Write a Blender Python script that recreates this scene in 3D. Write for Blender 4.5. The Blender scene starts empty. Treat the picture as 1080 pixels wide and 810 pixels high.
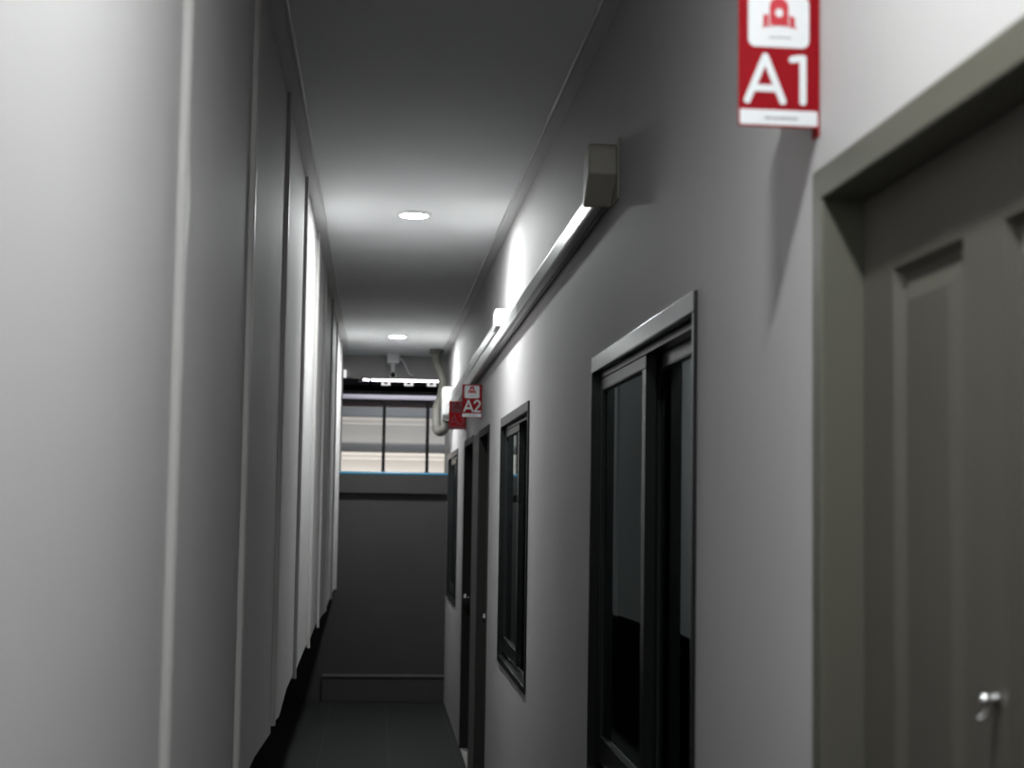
import bpy, bmesh, math, random
from mathutils import Vector, Matrix
random.seed(7)
S = bpy.context.scene
COL = S.collection
PI = math.pi

# ------------------------------------------------------------------ materials
def mat(name, col, rough=.5, metal=0., noise=0., nscale=20., bump=0., bscale=60., spec=.5, coat=0.):
    m = bpy.data.materials.new(name); m.use_nodes = True
    nt = m.node_tree; b = nt.nodes['Principled BSDF']
    b.inputs['Base Color'].default_value = (*col, 1)
    b.inputs['Roughness'].default_value = rough
    b.inputs['Metallic'].default_value = metal
    b.inputs['Specular IOR Level'].default_value = spec
    b.inputs['Coat Weight'].default_value = coat
    tc = nt.nodes.new('ShaderNodeTexCoord')
    if noise:
        n = nt.nodes.new('ShaderNodeTexNoise'); n.inputs['Scale'].default_value = nscale
        n.inputs['Detail'].default_value = 4
        r = nt.nodes.new('ShaderNodeMapRange')
        r.inputs['To Min'].default_value = 1 - noise; r.inputs['To Max'].default_value = 1 + noise
        mx = nt.nodes.new('ShaderNodeVectorMath'); mx.operation = 'SCALE'
        mx.inputs[0].default_value = col
        nt.links.new(tc.outputs['Object'], n.inputs['Vector'])
        nt.links.new(n.outputs['Fac'], r.inputs['Value'])
        nt.links.new(r.outputs['Result'], mx.inputs['Scale'])
        nt.links.new(mx.outputs['Vector'], b.inputs['Base Color'])
    if bump:
        n2 = nt.nodes.new('ShaderNodeTexNoise'); n2.inputs['Scale'].default_value = bscale
        n2.inputs['Detail'].default_value = 3
        bp = nt.nodes.new('ShaderNodeBump'); bp.inputs['Strength'].default_value = bump
        bp.inputs['Distance'].default_value = .002
        nt.links.new(tc.outputs['Object'], n2.inputs['Vector'])
        nt.links.new(n2.outputs['Fac'], bp.inputs['Height'])
        nt.links.new(bp.outputs['Normal'], b.inputs['Normal'])
    return m

def emit(name, col, strength):
    m = bpy.data.materials.new(name); m.use_nodes = True
    nt = m.node_tree; nt.nodes.clear()
    e = nt.nodes.new('ShaderNodeEmission'); o = nt.nodes.new('ShaderNodeOutputMaterial')
    e.inputs['Color'].default_value = (*col, 1); e.inputs['Strength'].default_value = strength
    nt.links.new(e.outputs[0], o.inputs['Surface'])
    return m

def glass_mat():
    m = bpy.data.materials.new('window_glass'); m.use_nodes = True
    nt = m.node_tree; nt.nodes.clear()
    o = nt.nodes.new('ShaderNodeOutputMaterial'); mx = nt.nodes.new('ShaderNodeMixShader')
    t = nt.nodes.new('ShaderNodeBsdfTransparent'); t.inputs['Color'].default_value = (.62, .68, .68, 1)
    g = nt.nodes.new('ShaderNodeBsdfGlossy'); g.inputs['Roughness'].default_value = .02
    g.inputs['Color'].default_value = (.85, .95, .95, 1)
    f = nt.nodes.new('ShaderNodeFresnel'); f.inputs['IOR'].default_value = 1.45
    nt.links.new(f.outputs[0], mx.inputs[0]); nt.links.new(t.outputs[0], mx.inputs[1])
    nt.links.new(g.outputs[0], mx.inputs[2]); nt.links.new(mx.outputs[0], o.inputs['Surface'])
    return m

def acrylic_mat():
    m = mat('red_acrylic', (.36, .004, .013), .4, spec=.3)
    nt = m.node_tree; b = nt.nodes['Principled BSDF']
    o = [n for n in nt.nodes if n.type == 'OUTPUT_MATERIAL'][0]
    t = nt.nodes.new('ShaderNodeBsdfTranslucent'); t.inputs['Color'].default_value = (.75, .004, .02, 1)
    mx = nt.nodes.new('ShaderNodeMixShader'); mx.inputs[0].default_value = .5
    nt.links.new(b.outputs[0], mx.inputs[1]); nt.links.new(t.outputs[0], mx.inputs[2])
    nt.links.new(mx.outputs[0], o.inputs['Surface'])
    return m

def tile_mat():
    m = mat('floor_tile', (.0085, .0083, .0085), .7, noise=.25, nscale=9, bump=.1, spec=.3)
    nt = m.node_tree; b = nt.nodes['Principled BSDF']
    src = b.inputs['Base Color'].links[0].from_socket
    geo = nt.nodes.new('ShaderNodeNewGeometry'); sep = nt.nodes.new('ShaderNodeSeparateXYZ')
    nt.links.new(geo.outputs['Position'], sep.inputs[0])
    outs = []
    for ax, off in (('X', -.115 + 4.35), ('Y', 4.35 - .2)):
        a = nt.nodes.new('ShaderNodeMath'); a.operation = 'ADD'; a.inputs[1].default_value = off
        d = nt.nodes.new('ShaderNodeMath'); d.operation = 'DIVIDE'; d.inputs[1].default_value = .435
        f = nt.nodes.new('ShaderNodeMath'); f.operation = 'FRACT'
        c = nt.nodes.new('ShaderNodeMath'); c.operation = 'COMPARE'
        c.inputs[1].default_value = 0; c.inputs[2].default_value = .014
        nt.links.new(sep.outputs[ax], a.inputs[0]); nt.links.new(a.outputs[0], d.inputs[0])
        nt.links.new(d.outputs[0], f.inputs[0]); nt.links.new(f.outputs[0], c.inputs[0]); outs.append(c)
    mm = nt.nodes.new('ShaderNodeMath'); mm.operation = 'MAXIMUM'
    nt.links.new(outs[0].outputs[0], mm.inputs[0]); nt.links.new(outs[1].outputs[0], mm.inputs[1])
    mix = nt.nodes.new('ShaderNodeMix'); mix.data_type = 'RGBA'
    mix.inputs['B'].default_value = (.036, .036, .036, 1)
    nt.links.new(mm.outputs[0], mix.inputs['Factor']); nt.links.new(src, mix.inputs['A'])
    nt.links.new(mix.outputs['Result'], b.inputs['Base Color'])
    return m

M_wall = mat('grey_wall_paint', (.46, .443, .445), .66, noise=.03, nscale=3, bump=.12, bscale=90, spec=.3)
M_board = mat('grey_board_paint', (.485, .469, .474), .65, noise=.03, nscale=2.5, bump=.1, bscale=70, spec=.25)
M_batten = mat('batten_paint', (.44, .425, .415), .45, noise=.03, nscale=8)
M_ceil = mat('ceiling_paint', (.85, .858, .862), .8, noise=.02, nscale=3, spec=.2)
M_cornice = mat('cornice_paint', (.58, .58, .58), .5)
M_end = mat('dark_grey_render', (.039, .0365, .0362), .75, noise=.12, nscale=4, bump=.2, bscale=40)
M_lintel = mat('lintel_paint', (.36, .345, .34), .6, noise=.03)
M_ledge = mat('grey_render_ledge', (.031, .0285, .0285), .7, noise=.1, nscale=8)
M_skirt = mat('skirting_render', (.085, .082, .08), .6, noise=.08, nscale=8)
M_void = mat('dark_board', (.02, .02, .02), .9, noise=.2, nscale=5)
M_room = mat('dark_room_wall', (.05, .05, .05), .8, noise=.1, nscale=3)
M_tile = tile_mat()
M_leaf = mat('dark_door_paint', (.032, .031, .029), .75, noise=.05, nscale=6, bump=.05, bscale=50, spec=.12)
M_pier = mat('grey_jamb_paint', (.20, .196, .19), .7, noise=.04, nscale=6, spec=.2)
M_door = mat('olive_grey_paint', (.078, .072, .060), .45, noise=.05, nscale=6, bump=.05, bscale=50)
M_frame = mat('olive_grey_frame_paint', (.104, .101, .080), .42, noise=.05, nscale=6)
M_alu = mat('charcoal_aluminium', (.008, .0085, .0092), .27, metal=.0, noise=.06, nscale=30, spec=.8)
M_gasket = mat('black_rubber', (.008, .008, .008), .7)
M_glass = glass_mat()
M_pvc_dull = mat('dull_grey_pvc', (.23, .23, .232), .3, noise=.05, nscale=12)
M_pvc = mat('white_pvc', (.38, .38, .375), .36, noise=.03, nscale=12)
M_pvc_cap = mat('cream_pvc', (.33, .315, .27), .45, noise=.03, nscale=12)
M_hose = mat('beige_hose', (.12, .115, .10), .6, noise=.05, nscale=20)
M_chrome = mat('chrome', (.8, .8, .8), .15, metal=1., noise=.03)
M_red = acrylic_mat()
M_white = mat('white_vinyl', (.60, .60, .62), .4, noise=.02)
M_pink = mat('faded_pink_vinyl', (.5, .12, .16), .45, noise=.05)  # A3 vinyl: red light through the board painted in as pink
M_iconred = mat('red_vinyl', (.42, .02, .03), .4, noise=.02)
M_greyink = mat('grey_ink', (.26, .26, .28), .5, noise=.02)
M_cctv = mat('white_plastic', (.62, .62, .63), .4, noise=.03)
M_black = mat('black_paint', (.009, .0085, .0095), .8, noise=.1, spec=.15)
M_lens = mat('black_lens', (.006, .006, .007), .1, noise=.05)
M_blue = mat('blue_tape', (.045, .19, .31), .35, noise=.06)
M_siding = mat('pale_siding', (.66, .66, .66), .45, noise=.03, nscale=6)
M_beam = mat('pale_steel_beam', (.55, .50, .55), .4, noise=.05, nscale=10)
M_thresh = mat('pale_concrete', (.36, .35, .33), .7, noise=.1, nscale=20)
M_trim = mat('white_ring', (.75, .75, .75), .35, noise=.02)
M_lamp = emit('lamp_diffuser_glow', (.95, 1., .99), 330)
M_tube = emit('tube_glow', (1., .90, 1.), 3.2)
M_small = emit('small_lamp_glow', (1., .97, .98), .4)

# ------------------------------------------------------------------ mesh helpers
def link(name, bm, m, parent=None, smooth=False, bevel=0., seg=2):
    bmesh.ops.remove_doubles(bm, verts=bm.verts, dist=1e-6)
    bmesh.ops.recalc_face_normals(bm, faces=bm.faces)
    me = bpy.data.meshes.new(name); bm.to_mesh(me); bm.free()
    if smooth:
        for p in me.polygons: p.use_smooth = True
    o = bpy.data.objects.new(name, me); COL.objects.link(o)
    me.materials.append(m)
    if bevel:
        b = o.modifiers.new('bevel', 'BEVEL'); b.width = bevel; b.segments = seg; b.limit_method = 'ANGLE'
        b.angle_limit = math.radians(40)
    if parent is not None: o.parent = parent
    return o

def empty(name, loc, label=None, cat=None, group=None, kind=None):
    o = bpy.data.objects.new(name, None); COL.objects.link(o); o.location = loc
    o.empty_display_size = .1
    tag(o, label, cat, group, kind); return o

def tag(o, label=None, cat=None, group=None, kind=None):
    if label: o['label'] = label
    if cat: o['category'] = cat
    if group: o['group'] = group
    if kind: o['kind'] = kind
    return o

def BM(): return bmesh.new()

def box(bm, x0, x1, y0, y1, z0, z1):
    v = [bm.verts.new((x, y, z)) for x in (x0, x1) for y in (y0, y1) for z in (z0, z1)]
    for f in ((0, 1, 3, 2), (4, 6, 7, 5), (0, 4, 5, 1), (2, 3, 7, 6), (0, 2, 6, 4), (1, 5, 7, 3)):
        bm.faces.new([v[i] for i in f])

def prism(bm, pts, d0, d1, fn):
    """closed outline pts (a,b) swept from d0 to d1; fn(a,b,d) -> xyz"""
    lo = [bm.verts.new(fn(a, b, d0)) for a, b in pts]; hi = [bm.verts.new(fn(a, b, d1)) for a, b in pts]
    n = len(pts)
    bm.faces.new(lo); bm.faces.new(hi[::-1])
    for i in range(n):
        j = (i + 1) % n
        bm.faces.new((lo[i], lo[j], hi[j], hi[i]))

def lathe(bm, prof, seg=32, fn=lambda x, y, z: (x, y, z)):
    """prof (r, h) about local z"""
    rings = []
    for r, h in prof:
        if r < 1e-6: rings.append([bm.verts.new(fn(0, 0, h))])
        else: rings.append([bm.verts.new(fn(r * math.cos(2 * PI * k / seg), r * math.sin(2 * PI * k / seg), h)) for k in range(seg)])
    for a, b in zip(rings, rings[1:]):
        for k in range(seg):
            l = (k + 1) % seg
            if len(a) == 1 and len(b) == 1: continue
            if len(a) == 1: bm.faces.new((a[0], b[k], b[l]))
            elif len(b) == 1: bm.faces.new((a[k], a[l], b[0]))
            else: bm.faces.new((a[k], a[l], b[l], b[k]))

def smooth_path(pts, n=8):
    P = [Vector(p) for p in pts]; out = []
    for i in range(len(P) - 1):
        p0 = P[max(i - 1, 0)]; p1 = P[i]; p2 = P[i + 1]; p3 = P[min(i + 2, len(P) - 1)]
        for k in range(n):
            t = k / n
            out.append(.5 * ((2 * p1) + (-p0 + p2) * t + (2 * p0 - 5 * p1 + 4 * p2 - p3) * t * t + (-p0 + 3 * p1 - 3 * p2 + p3) * t ** 3))
    out.append(P[-1]); return out

def tube(bm, path, r, seg=14):
    rings = []; n = len(path); up = Vector((0, 1, 0)) if abs((path[1] - path[0]).normalized().y) < .9 else Vector((1, 0, 0))
    for i, p in enumerate(path):
        t = (path[min(i + 1, n - 1)] - path[max(i - 1, 0)]).normalized()
        a = t.cross(up).normalized(); up = a.cross(t).normalized()
        rings.append([bm.verts.new(p + r * (math.cos(2 * PI * k / seg) * a + math.sin(2 * PI * k / seg) * up)) for k in range(seg)])
    for a, b in zip(rings, rings[1:]):
        for k in range(seg): bm.faces.new((a[k], a[(k + 1) % seg], b[(k + 1) % seg], b[k]))
    bm.faces.new(rings[0][::-1]); bm.faces.new(rings[-1])

# ------------------------------------------------------------------ dimensions
XR = .59          # face of the room-side wall
XL = -.30         # face of the board partition
HC = 2.88         # ceiling
YE = 12.75        # end wall face
YN = -2.0         # corridor goes on behind the camera
YF = 13.42        # ceiling / side walls end

# ------------------------------------------------------------------ setting
bm = BM(); box(bm, -1.45, 2.4, YN, 12.9, -.15, 0); o = link('floor', bm, M_tile); tag(o, kind='structure')
bm = BM(); box(bm, -3.5, 4.0, 12.9, 17.2, -.15, -.02); o = link('floor_outside', bm, M_end); tag(o, kind='structure')
bm = BM(); box(bm, -1.45, 2.4, YN, YF, HC, HC + .12); o = link('ceiling', bm, M_ceil); tag(o, kind='structure')

# right wall with openings (y0, y1, z0, z1)
A1 = (1.13, 2.04, 0, 2.065)
A2 = (8.07, 8.86, 0, 2.03)
A3 = (9.35, 10.33, 0, 2.03)
W1 = (2.815, 4.19, .885, 2.012)
W2 = (5.965, 7.285, .88, 2.014)
W3 = (11.15, 12.55, .87, 2.01)
holes = [A1, A2, A3, W1, W2, W3]
def holed_wall(name, x0, x1, ya, yb, za, zb, holes, m):
    ys = sorted({ya, yb, *[h[0] for h in holes], *[h[1] for h in holes]})
    zs = sorted({za, zb, *[h[2] for h in holes], *[h[3] for h in holes]})
    ys = [y for y in ys if ya <= y <= yb]; zs = [z for z in zs if za <= z <= zb]
    def solid(i, j):
        if not (0 <= i < len(ys) - 1 and 0 <= j < len(zs) - 1): return False
        cy = (ys[i] + ys[i + 1]) / 2; cz = (zs[j] + zs[j + 1]) / 2
        return not any(h[0] < cy < h[1] and h[2] < cz < h[3] for h in holes)
    bm = BM()
    V = lambda x, y, z: bm.verts.new((x, y, z))
    for i in range(len(ys) - 1):
        for j in range(len(zs) - 1):
            if not solid(i, j): continue
            a, b, c, d = ys[i], ys[i + 1], zs[j], zs[j + 1]
            for x in (x0, x1): bm.faces.new((V(x, a, c), V(x, b, c), V(x, b, d), V(x, a, d)))
            if not solid(i - 1, j): bm.faces.new((V(x0, a, c), V(x0, a, d), V(x1, a, d), V(x1, a, c)))
            if not solid(i + 1, j): bm.faces.new((V(x0, b, c), V(x0, b, d), V(x1, b, d), V(x1, b, c)))
            if not solid(i, j - 1): bm.faces.new((V(x0, a, c), V(x0, b, c), V(x1, b, c), V(x1, a, c)))
            if not solid(i, j + 1): bm.faces.new((V(x0, a, d), V(x0, b, d), V(x1, b, d), V(x1, a, d)))
    o = link(name, bm, m); tag(o, kind='structure'); return o
holed_wall('wall_right', XR, XR + .12, YN, YF, 0, HC, holes, M_wall)

# dark rooms behind the doors and windows
bm = BM(); box(bm, 2.3, 2.4, YN, YF, 0, HC); tag(link('wall_rooms', bm, M_room), kind='structure')

# left partition: painted boards hung clear of the floor, uneven bottom edge
seams = [YN, -.14, 1.08, 2.30, 3.52, 4.78, 6.03, 7.26, 8.48, 9.70, 10.95, 12.15, 13.35]
bot = {3: [.935, .93], 4: [.938, .938, .907], 5: [.931, .90, .942, .946], 6: [.931, .946, .957], 7: [.945, .95, .966], 8: [.947, .94, .93],
       9: [.916, .93, .947], 10: [.94, .945], 11: [.957, .95]}
bm = BM()
for i in range(len(seams) - 1):
    y0, y1 = seams[i], seams[i + 1]
    zs = bot.get(i, [.935, .94])
    pts = [(y0, HC)] + [(y0 + (y1 - y0) * k / (len(zs) - 1), z) for k, z in enumerate(zs)] + [(y1, HC)]
    prism(bm, pts, XL - .012, XL, lambda a, b, d: (d, a, b))
box(bm, XL - .075, XL - .063, YN, 13.35, 1.0, HC)
for i in range(len(seams)):                       # studs between the two skins
    y = seams[i]; box(bm, XL - .063, XL - .012, y - .02, y + .02, 1.0, HC)
o = link('wall_left', bm, M_board); tag(o, kind='structure')
n = 0
for y in seams[1:-1]:
    n += 1
    bm = BM(); w = .016; p = .0135
    prism(bm, [(y - w, XL), (y - w, XL + p * .75), (y - w * .7, XL + p), (y + w * .7, XL + p), (y + w, XL + p * .75), (y + w, XL)],
          (.935 if y > 4 else .922) - .008 * random.random(), HC - .0055, lambda a, b, d: (b, a, d))
    tag(link('trim_%d' % n, bm, M_batten), kind='structure')
# recess behind the hung partition
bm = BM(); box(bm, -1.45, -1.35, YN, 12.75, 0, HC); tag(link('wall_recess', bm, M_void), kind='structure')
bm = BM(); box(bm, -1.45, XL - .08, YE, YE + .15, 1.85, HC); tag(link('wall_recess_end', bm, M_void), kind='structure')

# cornices
def cornice(name, x, s):
    bm = BM(); w = .052
    pts = [(x, HC), (x, HC - .005), (x + s * (w - .012), HC - .005), (x + s * (w - .009), HC - .009), (x + s * (w - .003), HC - .009), (x + s * w, HC - .006), (x + s * w, HC)]
    prism(bm, pts, YN, YF - .02, lambda a, b, d: (a, d, b))
    tag(link(name, bm, M_cornice), kind='structure')
cornice('trim_%d' % (n + 1), XR, -1); cornice('trim_%d' % (n + 2), XL, 1)

# end wall: low dark wall with a ledge, blue strip on top and a skirting
bm = BM(); box(bm, -1.35, XR, YE, YE + .15, 0, 1.82); tag(link('wall_end', bm, M_end), kind='structure')
bm = BM(); box(bm, XL - .09, XR, YE - .05, YE + .15, 1.685, 1.838); tag(link('trim_%d' % (n + 3), bm, M_ledge, bevel=.004), kind='structure')
bm = BM(); box(bm, -.40, XR - .002, YE - .026, YE, 0, .196); tag(link('baseboard_end', bm, M_end, bevel=.004), kind='structure')
bm = BM(); box(bm, -.40, XR - .002, YE - .034, YE, .196, .216); tag(link('trim_%d' % (n + 5), bm, M_skirt, bevel=.004), kind='structure')
bm = BM(); box(bm, XL - .02, XR, YE - .055, YE + .15, 1.838, 1.862)
o = link('blue_strip', bm, M_blue, bevel=.006); tag(o, 'blue strip lying along the top of the dark low end wall', 'strip')
bm = BM(); box(bm, XL - .08, XR + .12, 13.36, 13.5, 2.685, HC); tag(link('wall_lintel', bm, M_lintel), kind='structure')
bm = BM(); box(bm, XR - .006, XR + .05, 8.86, 9.35, 0, 2.02); tag(link('trim_%d' % (n + 4), bm, M_pier, bevel=.003), kind='structure')  # strip between the two far doors, darker grey than the wall

# ------------------------------------------------------------------ windows
def window(idx, W, split, label):
    y0, y1, z0, z1 = W
    root = empty('window_%d' % idx, (XR, (y0 + y1) / 2, z0), label, 'window', kind='structure')
    ox, oy, oz = root.location
    def part(name, boxes, m, parent=root, bevel=.0015):
        bm = BM()
        for b in boxes: box(bm, b[0] - ox, b[1] - ox, b[2] - oy, b[3] - oy, b[4] - oz, b[5] - oz)
        return link(name, bm, m, parent, bevel=bevel)
    xf, xb = XR - .008, XR + .085
    e = .002
    part('frame', [(xf, xb, y0 + e, y1 - e, z1 - .042, z1 - e), (xf, xb, y0 + e, y1 - e, z0 + e, z0 + .03),
                   (xf, xb, y0 + e, y0 + .014, z0 + .03, z1 - .042), (xf, xb, y1 - .014, y1 - e, z0 + .03, z1 - .042)], M_alu)
    part('track', [(xf + .022, xb - .01, y0 + .014, y1 - .014, z1 - .060, z1 - .044),
                   (xf + .036, xf + .040, y0 + .014, y1 - .014, z0 + .0305, z0 + .045),
                   (xf + .068, xf + .072, y0 + .014, y1 - .014, z0 + .0305, z0 + .045)], M_alu)
    zt, zb = z1 - .062, z0 + .046
    for (ya, yb, xa) in ((split - .03, y1 - .016, xf + .022), (y0 + .016, split + .05, xf + .054)):
        xz = xa + .026; w = .045
        sash = part('sash', [(xa, xz, ya, yb, zt - .030, zt), (xa, xz, ya, yb, zb, zb + .065),
                      (xa, xz, ya, ya + w, zb + .065, zt - .030), (xa, xz, yb - w, yb, zb + .065, zt - .030)], M_alu)
        part('glass', [(xa + .010, xa + .015, ya + w - .004, yb - w + .004, zb + .061, zt - .026)], M_glass, sash, 0)
        part('gasket', [(xa + .006, xa + .0095, ya + w, yb - w, zt - .034, zt - .030), (xa + .006, xa + .0095, ya + w, yb - w, zb + .065, zb + .069),
                        (xa + .006, xa + .0095, ya + w, ya + w + .004, zb + .065, zt - .03), (xa + .006, xa + .0095, yb - w - .004, yb - w, zb + .065, zt - .03)], M_gasket, sash, 0)
    return root
window(1, W1, 3.48, 'large dark aluminium sliding window nearest the camera, next to the A1 door')
window(2, W2, 6.58, 'dark sliding window in the middle of the right wall before the A2 door')
window(3, W3, 11.8, 'farthest dark sliding window, beyond the A3 door near the end wall')

# ------------------------------------------------------------------ doors
def door(idx, D, label, panels=True, knob=None, hook=None, thresh=True, depth=.051):
    y0, y1, z0, z1 = D
    root = empty('door_%d' % idx, (XR, (y0 + y1) / 2, 0), label, 'door', kind='structure')
    ox, oy = XR, (y0 + y1) / 2
    def B(bm, a, b, c, d, e, f): box(bm, a - ox, b - ox, c - oy, d - oy, e, f)
    fw = .046; xf = XR - .006; xb = XR + .115
    bm = BM(); e = .002
    prism(bm, [(y0 + e - oy, .0), (y0 + e - oy, z1 - e), (y1 - e - oy, z1 - e), (y1 - e - oy, 0), (y1 - fw - oy, 0), (y1 - fw - oy, z1 - fw), (y0 + fw - oy, z1 - fw), (y0 + fw - oy, 0)],
          xf - ox, xb - ox, lambda a, b, d: (d, a, b))
    link('frame', bm, M_frame if hook else M_leaf, root, bevel=.003)
    # leaf: stiles and rails around raised panels
    ly0, ly1, lz0, lz1 = y0 + fw + .003, y1 - fw - .003, .012, z1 - fw - .003
    lx = XR + depth; lb = lx + .038
    bm = BM()
    st = .118; mid = .112; w = ly1 - ly0
    cells = []
    pw = (w - 2 * st - mid) / 2
    ys = [ly0, ly0 + st, ly0 + st + pw, ly0 + st + pw + mid, ly1 - st, ly1]
    zs = [lz0, lz0 + .2, .88, 1.03, lz1 - .108, lz1]
    def q(pts): bm.faces.new([bm.verts.new((x - ox, y - oy, z)) for x, y, z in pts])
    for i in range(5):
        for j in range(5):
            a, b, c, d = ys[i], ys[i + 1], zs[j], zs[j + 1]
            if i in (1, 3) and j in (1, 3):
                # ogee: step down, then slope up to a flat field
                rr = [(0, lx), (.007, lx + .014), (.012, lx + .015), (.046, lx + .001), (.052, lx + .001)]
                for (m0, xa), (m1, xc) in zip(rr, rr[1:]):
                    for s in range(4):
                        P0 = [(a + m0, c + m0), (b - m0, c + m0), (b - m0, d - m0), (a + m0, d - m0)]
                        P1 = [(a + m1, c + m1), (b - m1, c + m1), (b - m1, d - m1), (a + m1, d - m1)]
                        t = (s + 1) % 4
                        q([(xa, *P0[s]), (xa, *P0[t]), (xc, *P1[t]), (xc, *P1[s])])
                m1, xc = rr[-1]
                q([(xc, a + m1, c + m1), (xc, b - m1, c + m1), (xc, b - m1, d - m1), (xc, a + m1, d - m1)])
            else: q([(lx, a, c), (lx, b, c), (lx, b, d), (lx, a, d)])
    q([(lb, ly0, lz0), (lb, ly1, lz0), (lb, ly1, lz1), (lb, ly0, lz1)])
    q([(lx, ly0, lz0), (lx, ly0, lz1), (lb, ly0, lz1), (lb, ly0, lz0)])
    q([(lx, ly1, lz0), (lx, ly1, lz1), (lb, ly1, lz1), (lb, ly1, lz0)])
    q([(lx, ly0, lz0), (lx, ly1, lz0), (lb, ly1, lz0), (lb, ly0, lz0)])
    q([(lx, ly0, lz1), (lx, ly1, lz1), (lb, ly1, lz1), (lb, ly0, lz1)])
    leaf = link('leaf', bm, M_door if hook else M_leaf, root)
    if knob:
        bm = BM(); ky, kz = knob
        prof = [(0, 0), (.032, 0), (.032, .003), (.028, .007), (.012, .009), (.011, .028), (.019, .034), (.026, .044), (.027, .053), (.022, .061), (.010, .065), (0, .066)]
        lathe(bm, prof, 28, lambda x, y, z: (lx - .0005 - z - ox, ky + x - oy, kz + y))
        tag(link('knob', bm, M_chrome, leaf, smooth=True), 'round chrome door knob')
    if hook:
        hy, hz = hook
        bm = BM()
        lathe(bm, [(0, 0), (.0085, 0), (.0085, .003), (.006, .006), (.0065, .010), (.0075, .014), (.006, .018), (0, .0195)], 20,
              lambda x, y, z: (lx - .0003 - z - ox, hy + x - oy, hz + y))
        pth = smooth_path([(lx - .010 - ox, hy - oy, hz - .004), (lx - .011 - ox, hy + .002 - oy, hz - .012), (lx - .014 - ox, hy + .004 - oy, hz - .018), (lx - .019 - ox, hy + .006 - oy, hz - .019)], 5)
        tube(bm, pth, .003, 10)
        tag(link('hook', bm, M_chrome, leaf, smooth=True), 'small silver hook')
    if thresh:
        bm = BM(); B(bm, XR - .001, XR + .09, y0 + fw + .002, y1 - fw - .002, 0, .011)
        link('threshold', bm, M_thresh, root, bevel=.002)
    return root
door(1, A1, 'olive grey panelled door under the nearest red A1 sign, cut off at right', hook=(1.556, 1.413), thresh=False)
door(2, A2, 'dark grey door with chrome knob below the A2 sign', knob=(8.31, 1.0), depth=.06)
door(3, A3, 'dark grey door with chrome knob at its far edge below the A3 sign', knob=(10.12, 1.0), depth=.06)

# ------------------------------------------------------------------ downlights
def downlight(y, label):
    x = .142
    r = empty('ceiling_downlight', (x, y, HC), label, 'ceiling light', 'round downlights along the corridor ceiling')
    bm = BM(); lathe(bm, [(.0608, -.0125), (.066, -.0125), (.075, -.007), (.079, -.0005), (.0608, -.0005), (.0608, -.0125)], 40); link('trim_ring', bm, M_trim, r, smooth=True)
    bm = BM(); lathe(bm, [(0, -.0125), (.045, -.0123), (.058, -.0115), (.0605, -.0105), (.0605, -.001), (0, -.001)], 40); link('diffuser', bm, M_lamp, r, smooth=True)
    return r
downlight(1.23, 'ceiling downlight above the A1 door, out of the picture overhead')
downlight(6.74, 'nearer of the two glowing round downlights in the corridor ceiling')
downlight(11.74, 'farther, smaller-looking glowing round downlight close to the end wall')

# ------------------------------------------------------------------ cable trunking on the right wall
SL = -.0095
def zb(y): return 2.374 + SL * (y - 3.8)      # underside of the lower run
def duct(bm, y0, y1, zoff, x0, x1, h, r=.011):
    """rounded duct cover between y0 and y1; x0 = outer face, x1 = wall side"""
    pts = [(x1, 0)] + ([(x1 - .007, 0), (x1 - .007, .004), (x1 - .010, .004), (x1 - .010, 0)] if x1 - x0 > .03 else []) + [(x0 + r, 0)]
    for k in range(0, 5):
        t = k / 4 * PI / 2; pts.append((x0 + r - r * math.sin(t), r - r * math.cos(t)))
    for k in range(0, 5):
        t = k / 4 * PI / 2; pts.append((x0 + r - r * math.cos(t), h - r + r * math.sin(t)))
    pts += [(x1, h)]
    a = [bm.verts.new((x, y0, zb(y0) + zoff + z)) for x, z in pts]; b = [bm.verts.new((x, y1, zb(y1) + zoff + z)) for x, z in pts]
    m = len(pts); bm.faces.new(a); bm.faces.new(b[::-1])
    for i in range(m): bm.faces.new((a[i], a[(i + 1) % m], b[(i + 1) % m], b[i]))

def run(name, label, y_start, y_joints, y_end, zoff, cap_len, cap_x, cap_h, cap_lo, cap_mat, cap_z=-.006):
    root = empty(name, (0, 0, 0), label, 'cable trunking', 'white trunking runs along the right wall')
    root.location = (XR, y_start, zb(y_start) + zoff)
    L = root.location.copy()
    def fin(nm, bm, m, **k):
        for v in bm.verts: v.co -= L
        return link(nm, bm, m, root, **k)
    ys = [y_start] + y_joints + [y_end]
    for a, b in zip(ys, ys[1:]):
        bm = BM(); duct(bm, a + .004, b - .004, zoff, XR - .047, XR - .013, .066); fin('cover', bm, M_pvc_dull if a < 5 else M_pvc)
    bm = BM(); duct(bm, y_start, y_end, zoff + .012, XR - .016, XR - .0006, .046, .002); fin('backing_tray', bm, M_pvc)
    # end cap: box with a chamfered underside, and a thin flange against the wall
    z = zb(y_start) + zoff
    y0, y1 = y_start - cap_len, y_start + .02
    bm = BM()
    pts = [(y0, z + cap_lo + .055), (y0 + .004, z + cap_h - .012), (y0 + .016, z + cap_h), (y1, z + cap_h * .96), (y1, z + cap_z), (y0 + .085, z + cap_z)]
    prism(bm, pts, cap_x, XR - .005, lambda a, b, d: (d, a, b))
    fin('end_cap', bm, cap_mat, bevel=.007, seg=3)
    bm = BM(); box(bm, XR - .006, XR - .0006, y0 - .008, y1, z + max(cap_z, -.004), z + cap_h + .012)
    fin('wall_flange', bm, cap_mat, bevel=.002)
    return root
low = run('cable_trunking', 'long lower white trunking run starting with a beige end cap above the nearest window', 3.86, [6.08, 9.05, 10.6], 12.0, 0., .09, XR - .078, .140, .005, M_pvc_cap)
run('cable_trunking', 'shorter upper white trunking run starting at a white end cap above the middle window', 7.13, [9.3], 12.0, .0675, .14, XR - .062, .092, -.047, M_white, .0)
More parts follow.
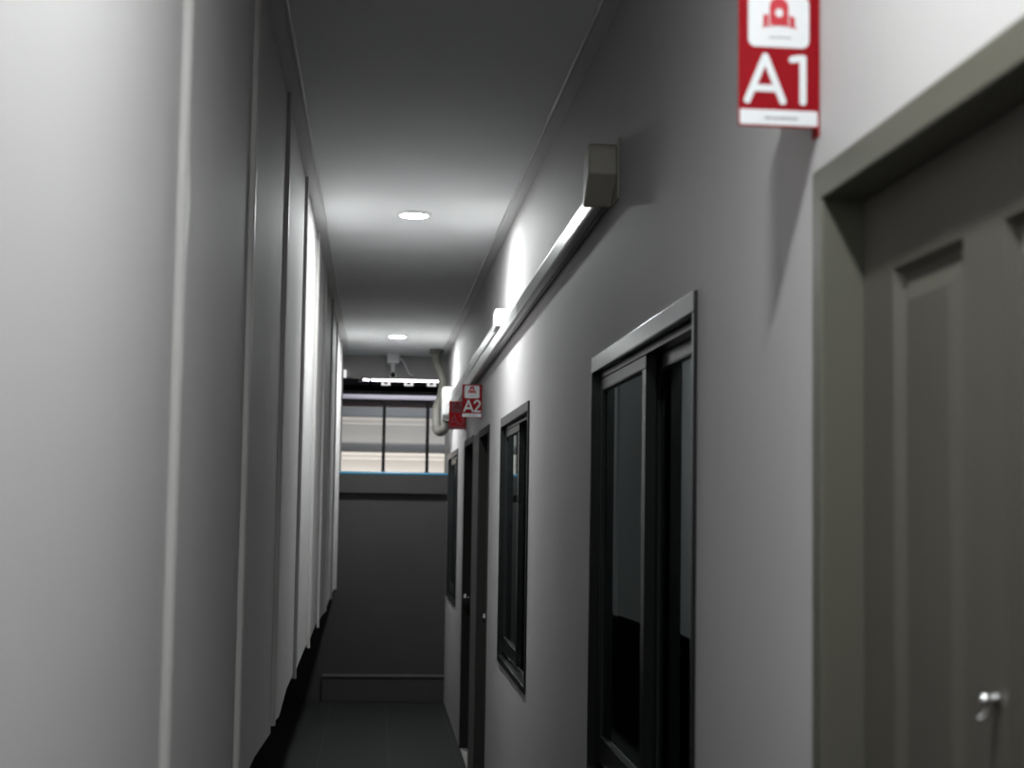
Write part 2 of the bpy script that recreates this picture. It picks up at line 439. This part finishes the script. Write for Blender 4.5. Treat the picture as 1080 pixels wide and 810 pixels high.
# downturned elbow where both runs end, and the hose leaving it
zt = zb(12.0)
bm = BM()
prism(bm, [(12.003, zt - .006), (12.003, zt + .20), (12.03, zt + .225), (12.22, zt + .225), (12.25, zt + .195), (12.25, zt - .01), (12.22, zt - .04), (12.08, zt - .04), (12.06, zt - .02)],
      XR - .085, XR - .0006, lambda a, b, d: (d, a, b))
for v in bm.verts: v.co -= Vector((XR, 12.1, zt))
o = link('trunking_elbow', bm, M_pvc, bevel=.02, seg=4); o.location = (XR, 12.1, zt)
tag(o, 'bright white elbow block at the far end of the trunking beside the A3 sign', 'trunking elbow')
bm = BM()
tube(bm, smooth_path([(.548, 12.15, zt - .0405), (.543, 12.16, zt - .07), (.530, 12.19, zt - .10), (.505, 12.30, zt - .118), (.483, 12.42, zt - .09), (.478, 12.46, zt - .03), (.480, 12.50, zt + .08),
                      (.515, 12.6, zt + .17), (.532, 12.62, zt + .29), (.515, 12.64, zt + .38), (.482, 12.68, zt + .46), (.475, 12.7, HC - .0365)], 8), .037, 16)
o = link('drain_hose', bm, M_hose, smooth=True); tag(o, 'thick beige hose bending from the ceiling down to the trunking elbow', 'hose')
bm = BM(); lathe(bm, [(0, -.002), (.058, -.002), (.058, -.03), (.05, -.036), (0, -.036)], 28)
o = link('hose_collar', bm, M_hose, smooth=False); o.location = (.475, 12.7, HC); tag(o, 'round beige collar on the ceiling where the hose enters', 'collar')

# ------------------------------------------------------------------ door signs
def stroke(bm, pts, w, d0, d1, closed=False):
    """flat ribbon with round ends along pts in the sign plane"""
    P = [Vector(p) for p in pts]; n = len(P); Lf = []; Rt = []
    for i in range(n):
        t = (P[min(i + 1, n - 1)] - P[max(i - 1, 0)]).normalized(); nn = Vector((-t.y, t.x))
        if 0 < i < n - 1:
            t0 = (P[i] - P[i - 1]).normalized(); n0 = Vector((-t0.y, t0.x)); k = max(nn.dot(n0), .5); nn = nn / k
        Lf.append(P[i] + nn * w / 2); Rt.append(P[i] - nn * w / 2)
    def cap(c, frm, sgn):
        out = []
        for k in range(1, 6):
            a = sgn * PI * k / 6; v = frm - c
            out.append(c + Vector((v.x * math.cos(a) - v.y * math.sin(a), v.x * math.sin(a) + v.y * math.cos(a))))
        return out
    outl = Lf + cap(P[-1], Lf[-1], -1) + Rt[::-1] + cap(P[0], Rt[0], -1)
    prism(bm, [(v.x, v.y) for v in outl], d0, d1, lambda a, b, d: (a, d, b))

def arc(cx, cz, rx, rz, a0, a1, n=12):
    return [(cx + rx * math.cos(math.radians(a0 + (a1 - a0) * k / n)), cz + rz * math.sin(math.radians(a0 + (a1 - a0) * k / n))) for k in range(n + 1)]

def rrect(x0, x1, z0, z1, r, n=6):
    p = []
    for cx, cz, a in ((x1 - r, z1 - r, 0), (x0 + r, z1 - r, 90), (x0 + r, z0 + r, 180), (x1 - r, z0 + r, 270)):
        p += arc(cx, cz, r, r, a, a + 90, n)
    return p

def sign(y, z, digit, label, yaw=0., roll=0.):
    W, H = .112, .188
    root = empty('door_sign', (XR - .0008, y, z), label, 'door sign', 'red door signs sticking out over the doors')
    root.rotation_euler = (0, roll, yaw)
    bm = BM(); prism(bm, rrect(-W, -.0022, 0, H, .003, 3), 0, .003, lambda a, b, d: (a, d, b)); link('board', bm, M_red, root)
    bm = BM(); box(bm, -.002, 0, -.002, .028, -.010, H); link('mounting_flange', bm, M_red, root, bevel=.0005)
    M_face = M_pink if digit == '3' else M_white
    F = lambda u: -W + u * W                      # 0..1 across the sign
    K = W
    d1, d0 = -.0008, -.0002
    ib = BM(); prism(ib, rrect(F(.115), F(.87), .98 * K, 1.62 * K, .09 * K), d0, d1, lambda a, b, d: (a, d, b)); link('icon_field', ib, M_face, root)
    ic = BM(); e0, e1 = -.0009, -.0014
    def pp(pts): prism(ic, [(F(a), b * K) for a, b in pts], e0, e1, lambda a, b, d: (a, d, b))
    # generic building mark: middle block with a round top, a low block each side on a bowed base
    top = [(.495 + .117 * math.cos(t), 1.49 + .10 * math.sin(t)) for t in [PI * k / 10 for k in range(11)]]
    pp([(.378, 1.262), (.612, 1.255)] + top)
    pp([(.30, 1.235), (.362, 1.255), (.362, 1.385), (.30, 1.375)])
    pp([(.628, 1.248), (.692, 1.222), (.692, 1.352), (.628, 1.382)])
    bow = [(.28 + .44 * k / 10, 1.212 + .035 * math.sin(PI * k / 10)) for k in range(11)]
    pp(bow + [(u, v + .014) for u, v in bow[::-1]])
    icon = link('icon', ic, M_iconred, root)
    bm = BM(); prism(bm, [(F(.495 + .05 * math.cos(2 * PI * k / 16)), (1.405 + .054 * math.sin(2 * PI * k / 16)) * K) for k in range(16)], -.0015, -.0018, lambda a, b, d: (a, d, b))
    link('icon_window', bm, M_face, icon)
    bm = BM()
    for a, b in ((.38, .46), (.48, .55), (.57, .64)): stroke(bm, [(F(a), 1.10 * K), (F(b), 1.10 * K)], .016 * K, e0, e1)
    link('fine_print', bm, M_greyink, root)
    # letters
    lw = .085 * K; z0, z1 = .315 * K, .86 * K
    def g(nm, strokes):
        bm = BM()
        for i, s in enumerate(strokes): stroke(bm, s, lw, d0, d1 - .00008 * i)
        tag(link(nm, bm, M_face, root), 'pink character on the red board' if digit == '3' else 'white character on the red board')
    g('letter', [[(F(.105), z0), (F(.325), z1)], [(F(.325), z1), (F(.545), z0)], [(F(.19), .47 * K), (F(.455), .47 * K)]])
    if digit == '1': g('digit', [[(F(.66), .835 * K), (F(.72), z1 - .01 * K), (F(.795), z1 - .005 * K)], [(F(.795), z1 - .01 * K), (F(.795), z0)]])
    if digit == '2':
        a = arc(F(.765), .715 * K, .135 * K, .145 * K, 170, -35, 16)
        g('digit', [a + [(F(.64), z0 + .01 * K)], [(F(.64), z0), (F(.915), z0)]])
    if digit == '3':
        g('digit', [arc(F(.745), .725 * K, .115 * K, .13 * K, 160, -90, 14), arc(F(.745), .455 * K, .14 * K, .14 * K, 90, -160, 16)])
    bm = BM(); prism(bm, rrect(F(.015), F(.975), (.022) * K, .205 * K, .015 * K, 3), d0, d1, lambda a, b, d: (a, d, b)); link('name_strip', bm, M_face, root)
    bm = BM()
    for a, b in ((.33, .40), (.43, .47), (.50, .56), (.58, .65), (.67, .72)): stroke(bm, [(F(a), .105 * K), (F(b), .105 * K)], .028 * K, e0, e1)
    link('faint_print', bm, M_greyink, root)
    return root
sign(2.02, 2.121, '1', 'big red A1 sign beside the nearest door at top right', roll=math.radians(0.), yaw=math.radians(1))
sign(8.72, 2.096, '2', 'red A2 sign sticking out farther along the right wall')
sign(10.3, 2.104, '3', 'red A3 sign half hidden behind the A2 sign')

# ------------------------------------------------------------------ security camera under the far ceiling
cx, cy = .125, 13.2
cam_root = empty('security_camera', (cx, cy, HC), 'small white security camera with dark lens hanging from the far ceiling', 'security camera')
bm = BM(); box(bm, -.055, .055, -.04, .04, -.085, -.0005); link('junction_box', bm, M_cctv, cam_root, bevel=.006)
bm = BM(); lathe(bm, [(.022, -.083), (.020, -.1), (.016, -.13), (.016, -.165), (0, -.166)], 20); link('stem', bm, M_cctv, cam_root, smooth=True)
bm = BM(); lathe(bm, [(0, 0), (.026, 0), (.030, .01), (.031, .10), (.026, .115), (0, .118)], 24, lambda x, y, z: (x, -.075 + z, -.185 + y)); hs = link('camera_body', bm, M_cctv, cam_root, smooth=True)
bm = BM(); lathe(bm, [(0, .014), (.012, .012), (.0205, .006), (.0225, 0), (0, 0)], 24, lambda x, y, z: (x, -.0755 - z, -.185 + y)); link('lens', bm, M_lens, hs, smooth=True)
bm = BM(); tube(bm, smooth_path([(.057, 0, -.045), (.085, 0, -.06), (.115, .0, -.115), (.14, .01, -.165), (.175, .03, -.178)], 6), .008, 10); link('cable', bm, M_cctv, cam_root, smooth=True)

# ------------------------------------------------------------------ beyond the end wall
bm = BM()      # neighbouring building: wide lapped siding
prof = [(0, -.02)]
zr = [.32, .68, 1.04, 1.40, 1.76, 2.12, 2.48]
for z in zr:
    prof += [(.0, z - .062), (-.012, z - .055), (-.018, z - .015), (-.040, z - .006), (-.044, z + .006), (-.030, z + .012), (-.004, z + .03)]
prof += [(0, 2.72), (.12, 2.72), (.12, -.02)]
prism(bm, [(16.0 + a, b) for a, b in prof], -3., 3.6, lambda a, b, d: (d, a, b))
o = link('wall_neighbour', bm, M_siding); tag(o, kind='structure')

def beam(name, y0, y1, z0, z1, m, label, cat, x0=-2.8, x1=3.4):
    bm = BM(); t = .014
    yc = (y0 + y1) / 2                                # channel section: web and two flanges
    prism(bm, [(y0, z0), (y1, z0), (y1, z0 + t), (y0 + t, z0 + t), (y0 + t, z1 - t), (y1, z1 - t), (y1, z1), (y0, z1)], x0, x1, lambda a, b, d: (d, a, b))
    o = link(name, bm, m, bevel=.002); return tag(o, label, cat)
beam('steel_beam', 15.2, 15.3, 2.545, 2.60, M_beam, 'dark purplish lower beam crossing behind the end wall', 'beam')
bm = BM()
prism(bm, [(15.08, 2.602), (15.30, 2.602), (15.30, 2.66), (15.20, 2.668), (15.08, 2.64)], -2.8, 3.4, lambda a, b, d: (d, a, b))
tag(link('rain_gutter', bm, M_beam, bevel=.004), 'pale mauve gutter lying on the lower beam outside', 'gutter')
beam('steel_beam', 14.55, 14.62, 2.652, 2.712, M_black, 'black upper beam outside carrying small white clamps', 'beam')
for i, x in enumerate((.075, .29, .505)):
    bm = BM()
    prism(bm, [(-.042, 0), (.042, 0), (.042, .036), (.020, .040), (.017, .012), (-.017, .012), (-.020, .040), (-.042, .036)], -.02, .02, lambda a, b, d: (a, d, b))
    o = link('beam_clamp', bm, M_small, bevel=.004); o.location = (x, 14.585, 2.7125)  # clamps are no lamps; emission stands in for light falling on them
    tag(o, ['leftmost glowing white clamp on the black beam outside', 'middle glowing white clamp on the black beam outside', 'rightmost glowing white clamp on the black beam outside, by the hose'][i], 'clamp', 'white clamps on the black beam')
# fluorescent tube
tb = empty('tube_lamp', (.33, 14.75, 2.777), 'glowing white fluorescent tube above the black beam outside', 'tube lamp')
bm = BM(); lathe(bm, [(0, -.47), (.009, -.47), (.010, -.46), (.010, .46), (.009, .47), (0, .47)], 18, lambda x, y, z: (z, x, y)); link('tube', bm, M_tube, tb, smooth=True)
bm = BM(); box(bm, -.53, .53, -.03, .03, .02, .07); link('batten', bm, M_cctv, tb, bevel=.004)
for s in (-1, 1):
    bm = BM(); box(bm, s * .4935 - .022, s * .4935 + .022, -.02, .02, -.02, .0195); link('lamp_holder', bm, M_cctv, tb, bevel=.003)
for xx in (-.40, .32):
    bm = BM(); box(bm, xx - .01, xx + .01, -.175, -.02, .0705, .078); box(bm, xx - .01, xx + .01, -.175, -.160, -.0645, .0704)
    link('support_arm', bm, M_black, tb)
bm = BM(); lathe(bm, [(0, -.034), (.010, -.034), (.012, -.03), (.012, .03), (.010, .034), (0, .034)], 16)
o = link('wall_lamp', bm, M_small, smooth=True); o.location = (-.284, 13.335, 2.712); tag(o, 'small upright glowing lamp at the left end of the lintel over the far opening', 'lamp')
bm = BM(); box(bm, -.008, .008, .0125, .0245, -.02, .02)
link('lamp_bracket', bm, M_black, o)
# window bars standing on the low wall
for i, x in enumerate((.058, .418)):
    bm = BM(); box(bm, -.0135, .0135, -.0135, .0135, 0, .585)
    box(bm, -.02, .02, -.02, .02, 0, .006)
    o = link('window_bar', bm, M_black); o.location = (x, YE + .06, 1.8625)
    tag(o, ['left of the two thin black bars standing on the blue strip', 'right of the two thin black bars standing on the blue strip'][i], 'bar', 'black bars on the end wall')
bm = BM(); box(bm, XL - .02, XR - .001, YE + .045, YE + .075, 2.448, 2.462)
tag(link('bar_rail', bm, M_black), 'thin black rail joining the tops of the two bars', 'rail')

# ------------------------------------------------------------------ outdoor light
def area(name, loc, rot, sx, sy, e, col):
    l = bpy.data.lights.new(name, 'AREA'); l.shape = 'RECTANGLE'; l.size = sx; l.size_y = sy; l.energy = e; l.color = col
    o = bpy.data.objects.new(name, l); COL.objects.link(o); o.location = loc; o.rotation_euler = rot; return o
area('yard_lamp_warm', (.1, 15.72, 1.56), (math.radians(135), 0, 0), 2.6, .06, 6.5, (1., .92, .82))  # added low light with no lamp body, warms the siding from below
area('yard_lamp_cool', (.3, 14.9, 2.95), (math.radians(35), 0, 0), 1.6, .06, 2.2, (.86, .93, 1.))  # added overhead light with no lamp body, brightens the siding from above

# ------------------------------------------------------------------ world, camera, view
w = bpy.data.worlds.new('night'); S.world = w; w.use_nodes = True
w.node_tree.nodes['Background'].inputs[0].default_value = (.55, .6, .7, 1)
w.node_tree.nodes['Background'].inputs[1].default_value = .003

cam = bpy.data.cameras.new('camera'); co = bpy.data.objects.new('camera', cam); COL.objects.link(co)
cam.sensor_width = 36; cam.lens = 36 * 1629.6 / 1080; cam.clip_start = .05
R_ = Vector((0.9960115770017011, -0.08790339086442246, 0.015294847273541074))
U_ = Vector((-0.0220651846529556, -0.07657238305985253, 0.9968198421875268))
F_ = Vector((0.08645268130495057, 0.993181586633115, 0.07820658455726648))
mw = Matrix((R_, U_, -F_)).transposed().to_4x4(); mw.translation = (0, 0, 1.605)
co.matrix_world = mw
cam.dof.use_dof = True; cam.dof.focus_distance = 5.2; cam.dof.aperture_fstop = 4.4
S.camera = co
S.view_settings.view_transform = 'Standard'; S.view_settings.look = 'None'
S.view_settings.gamma = 1; S.view_settings.use_curve_mapping = False
S.view_settings.exposure = 1.28
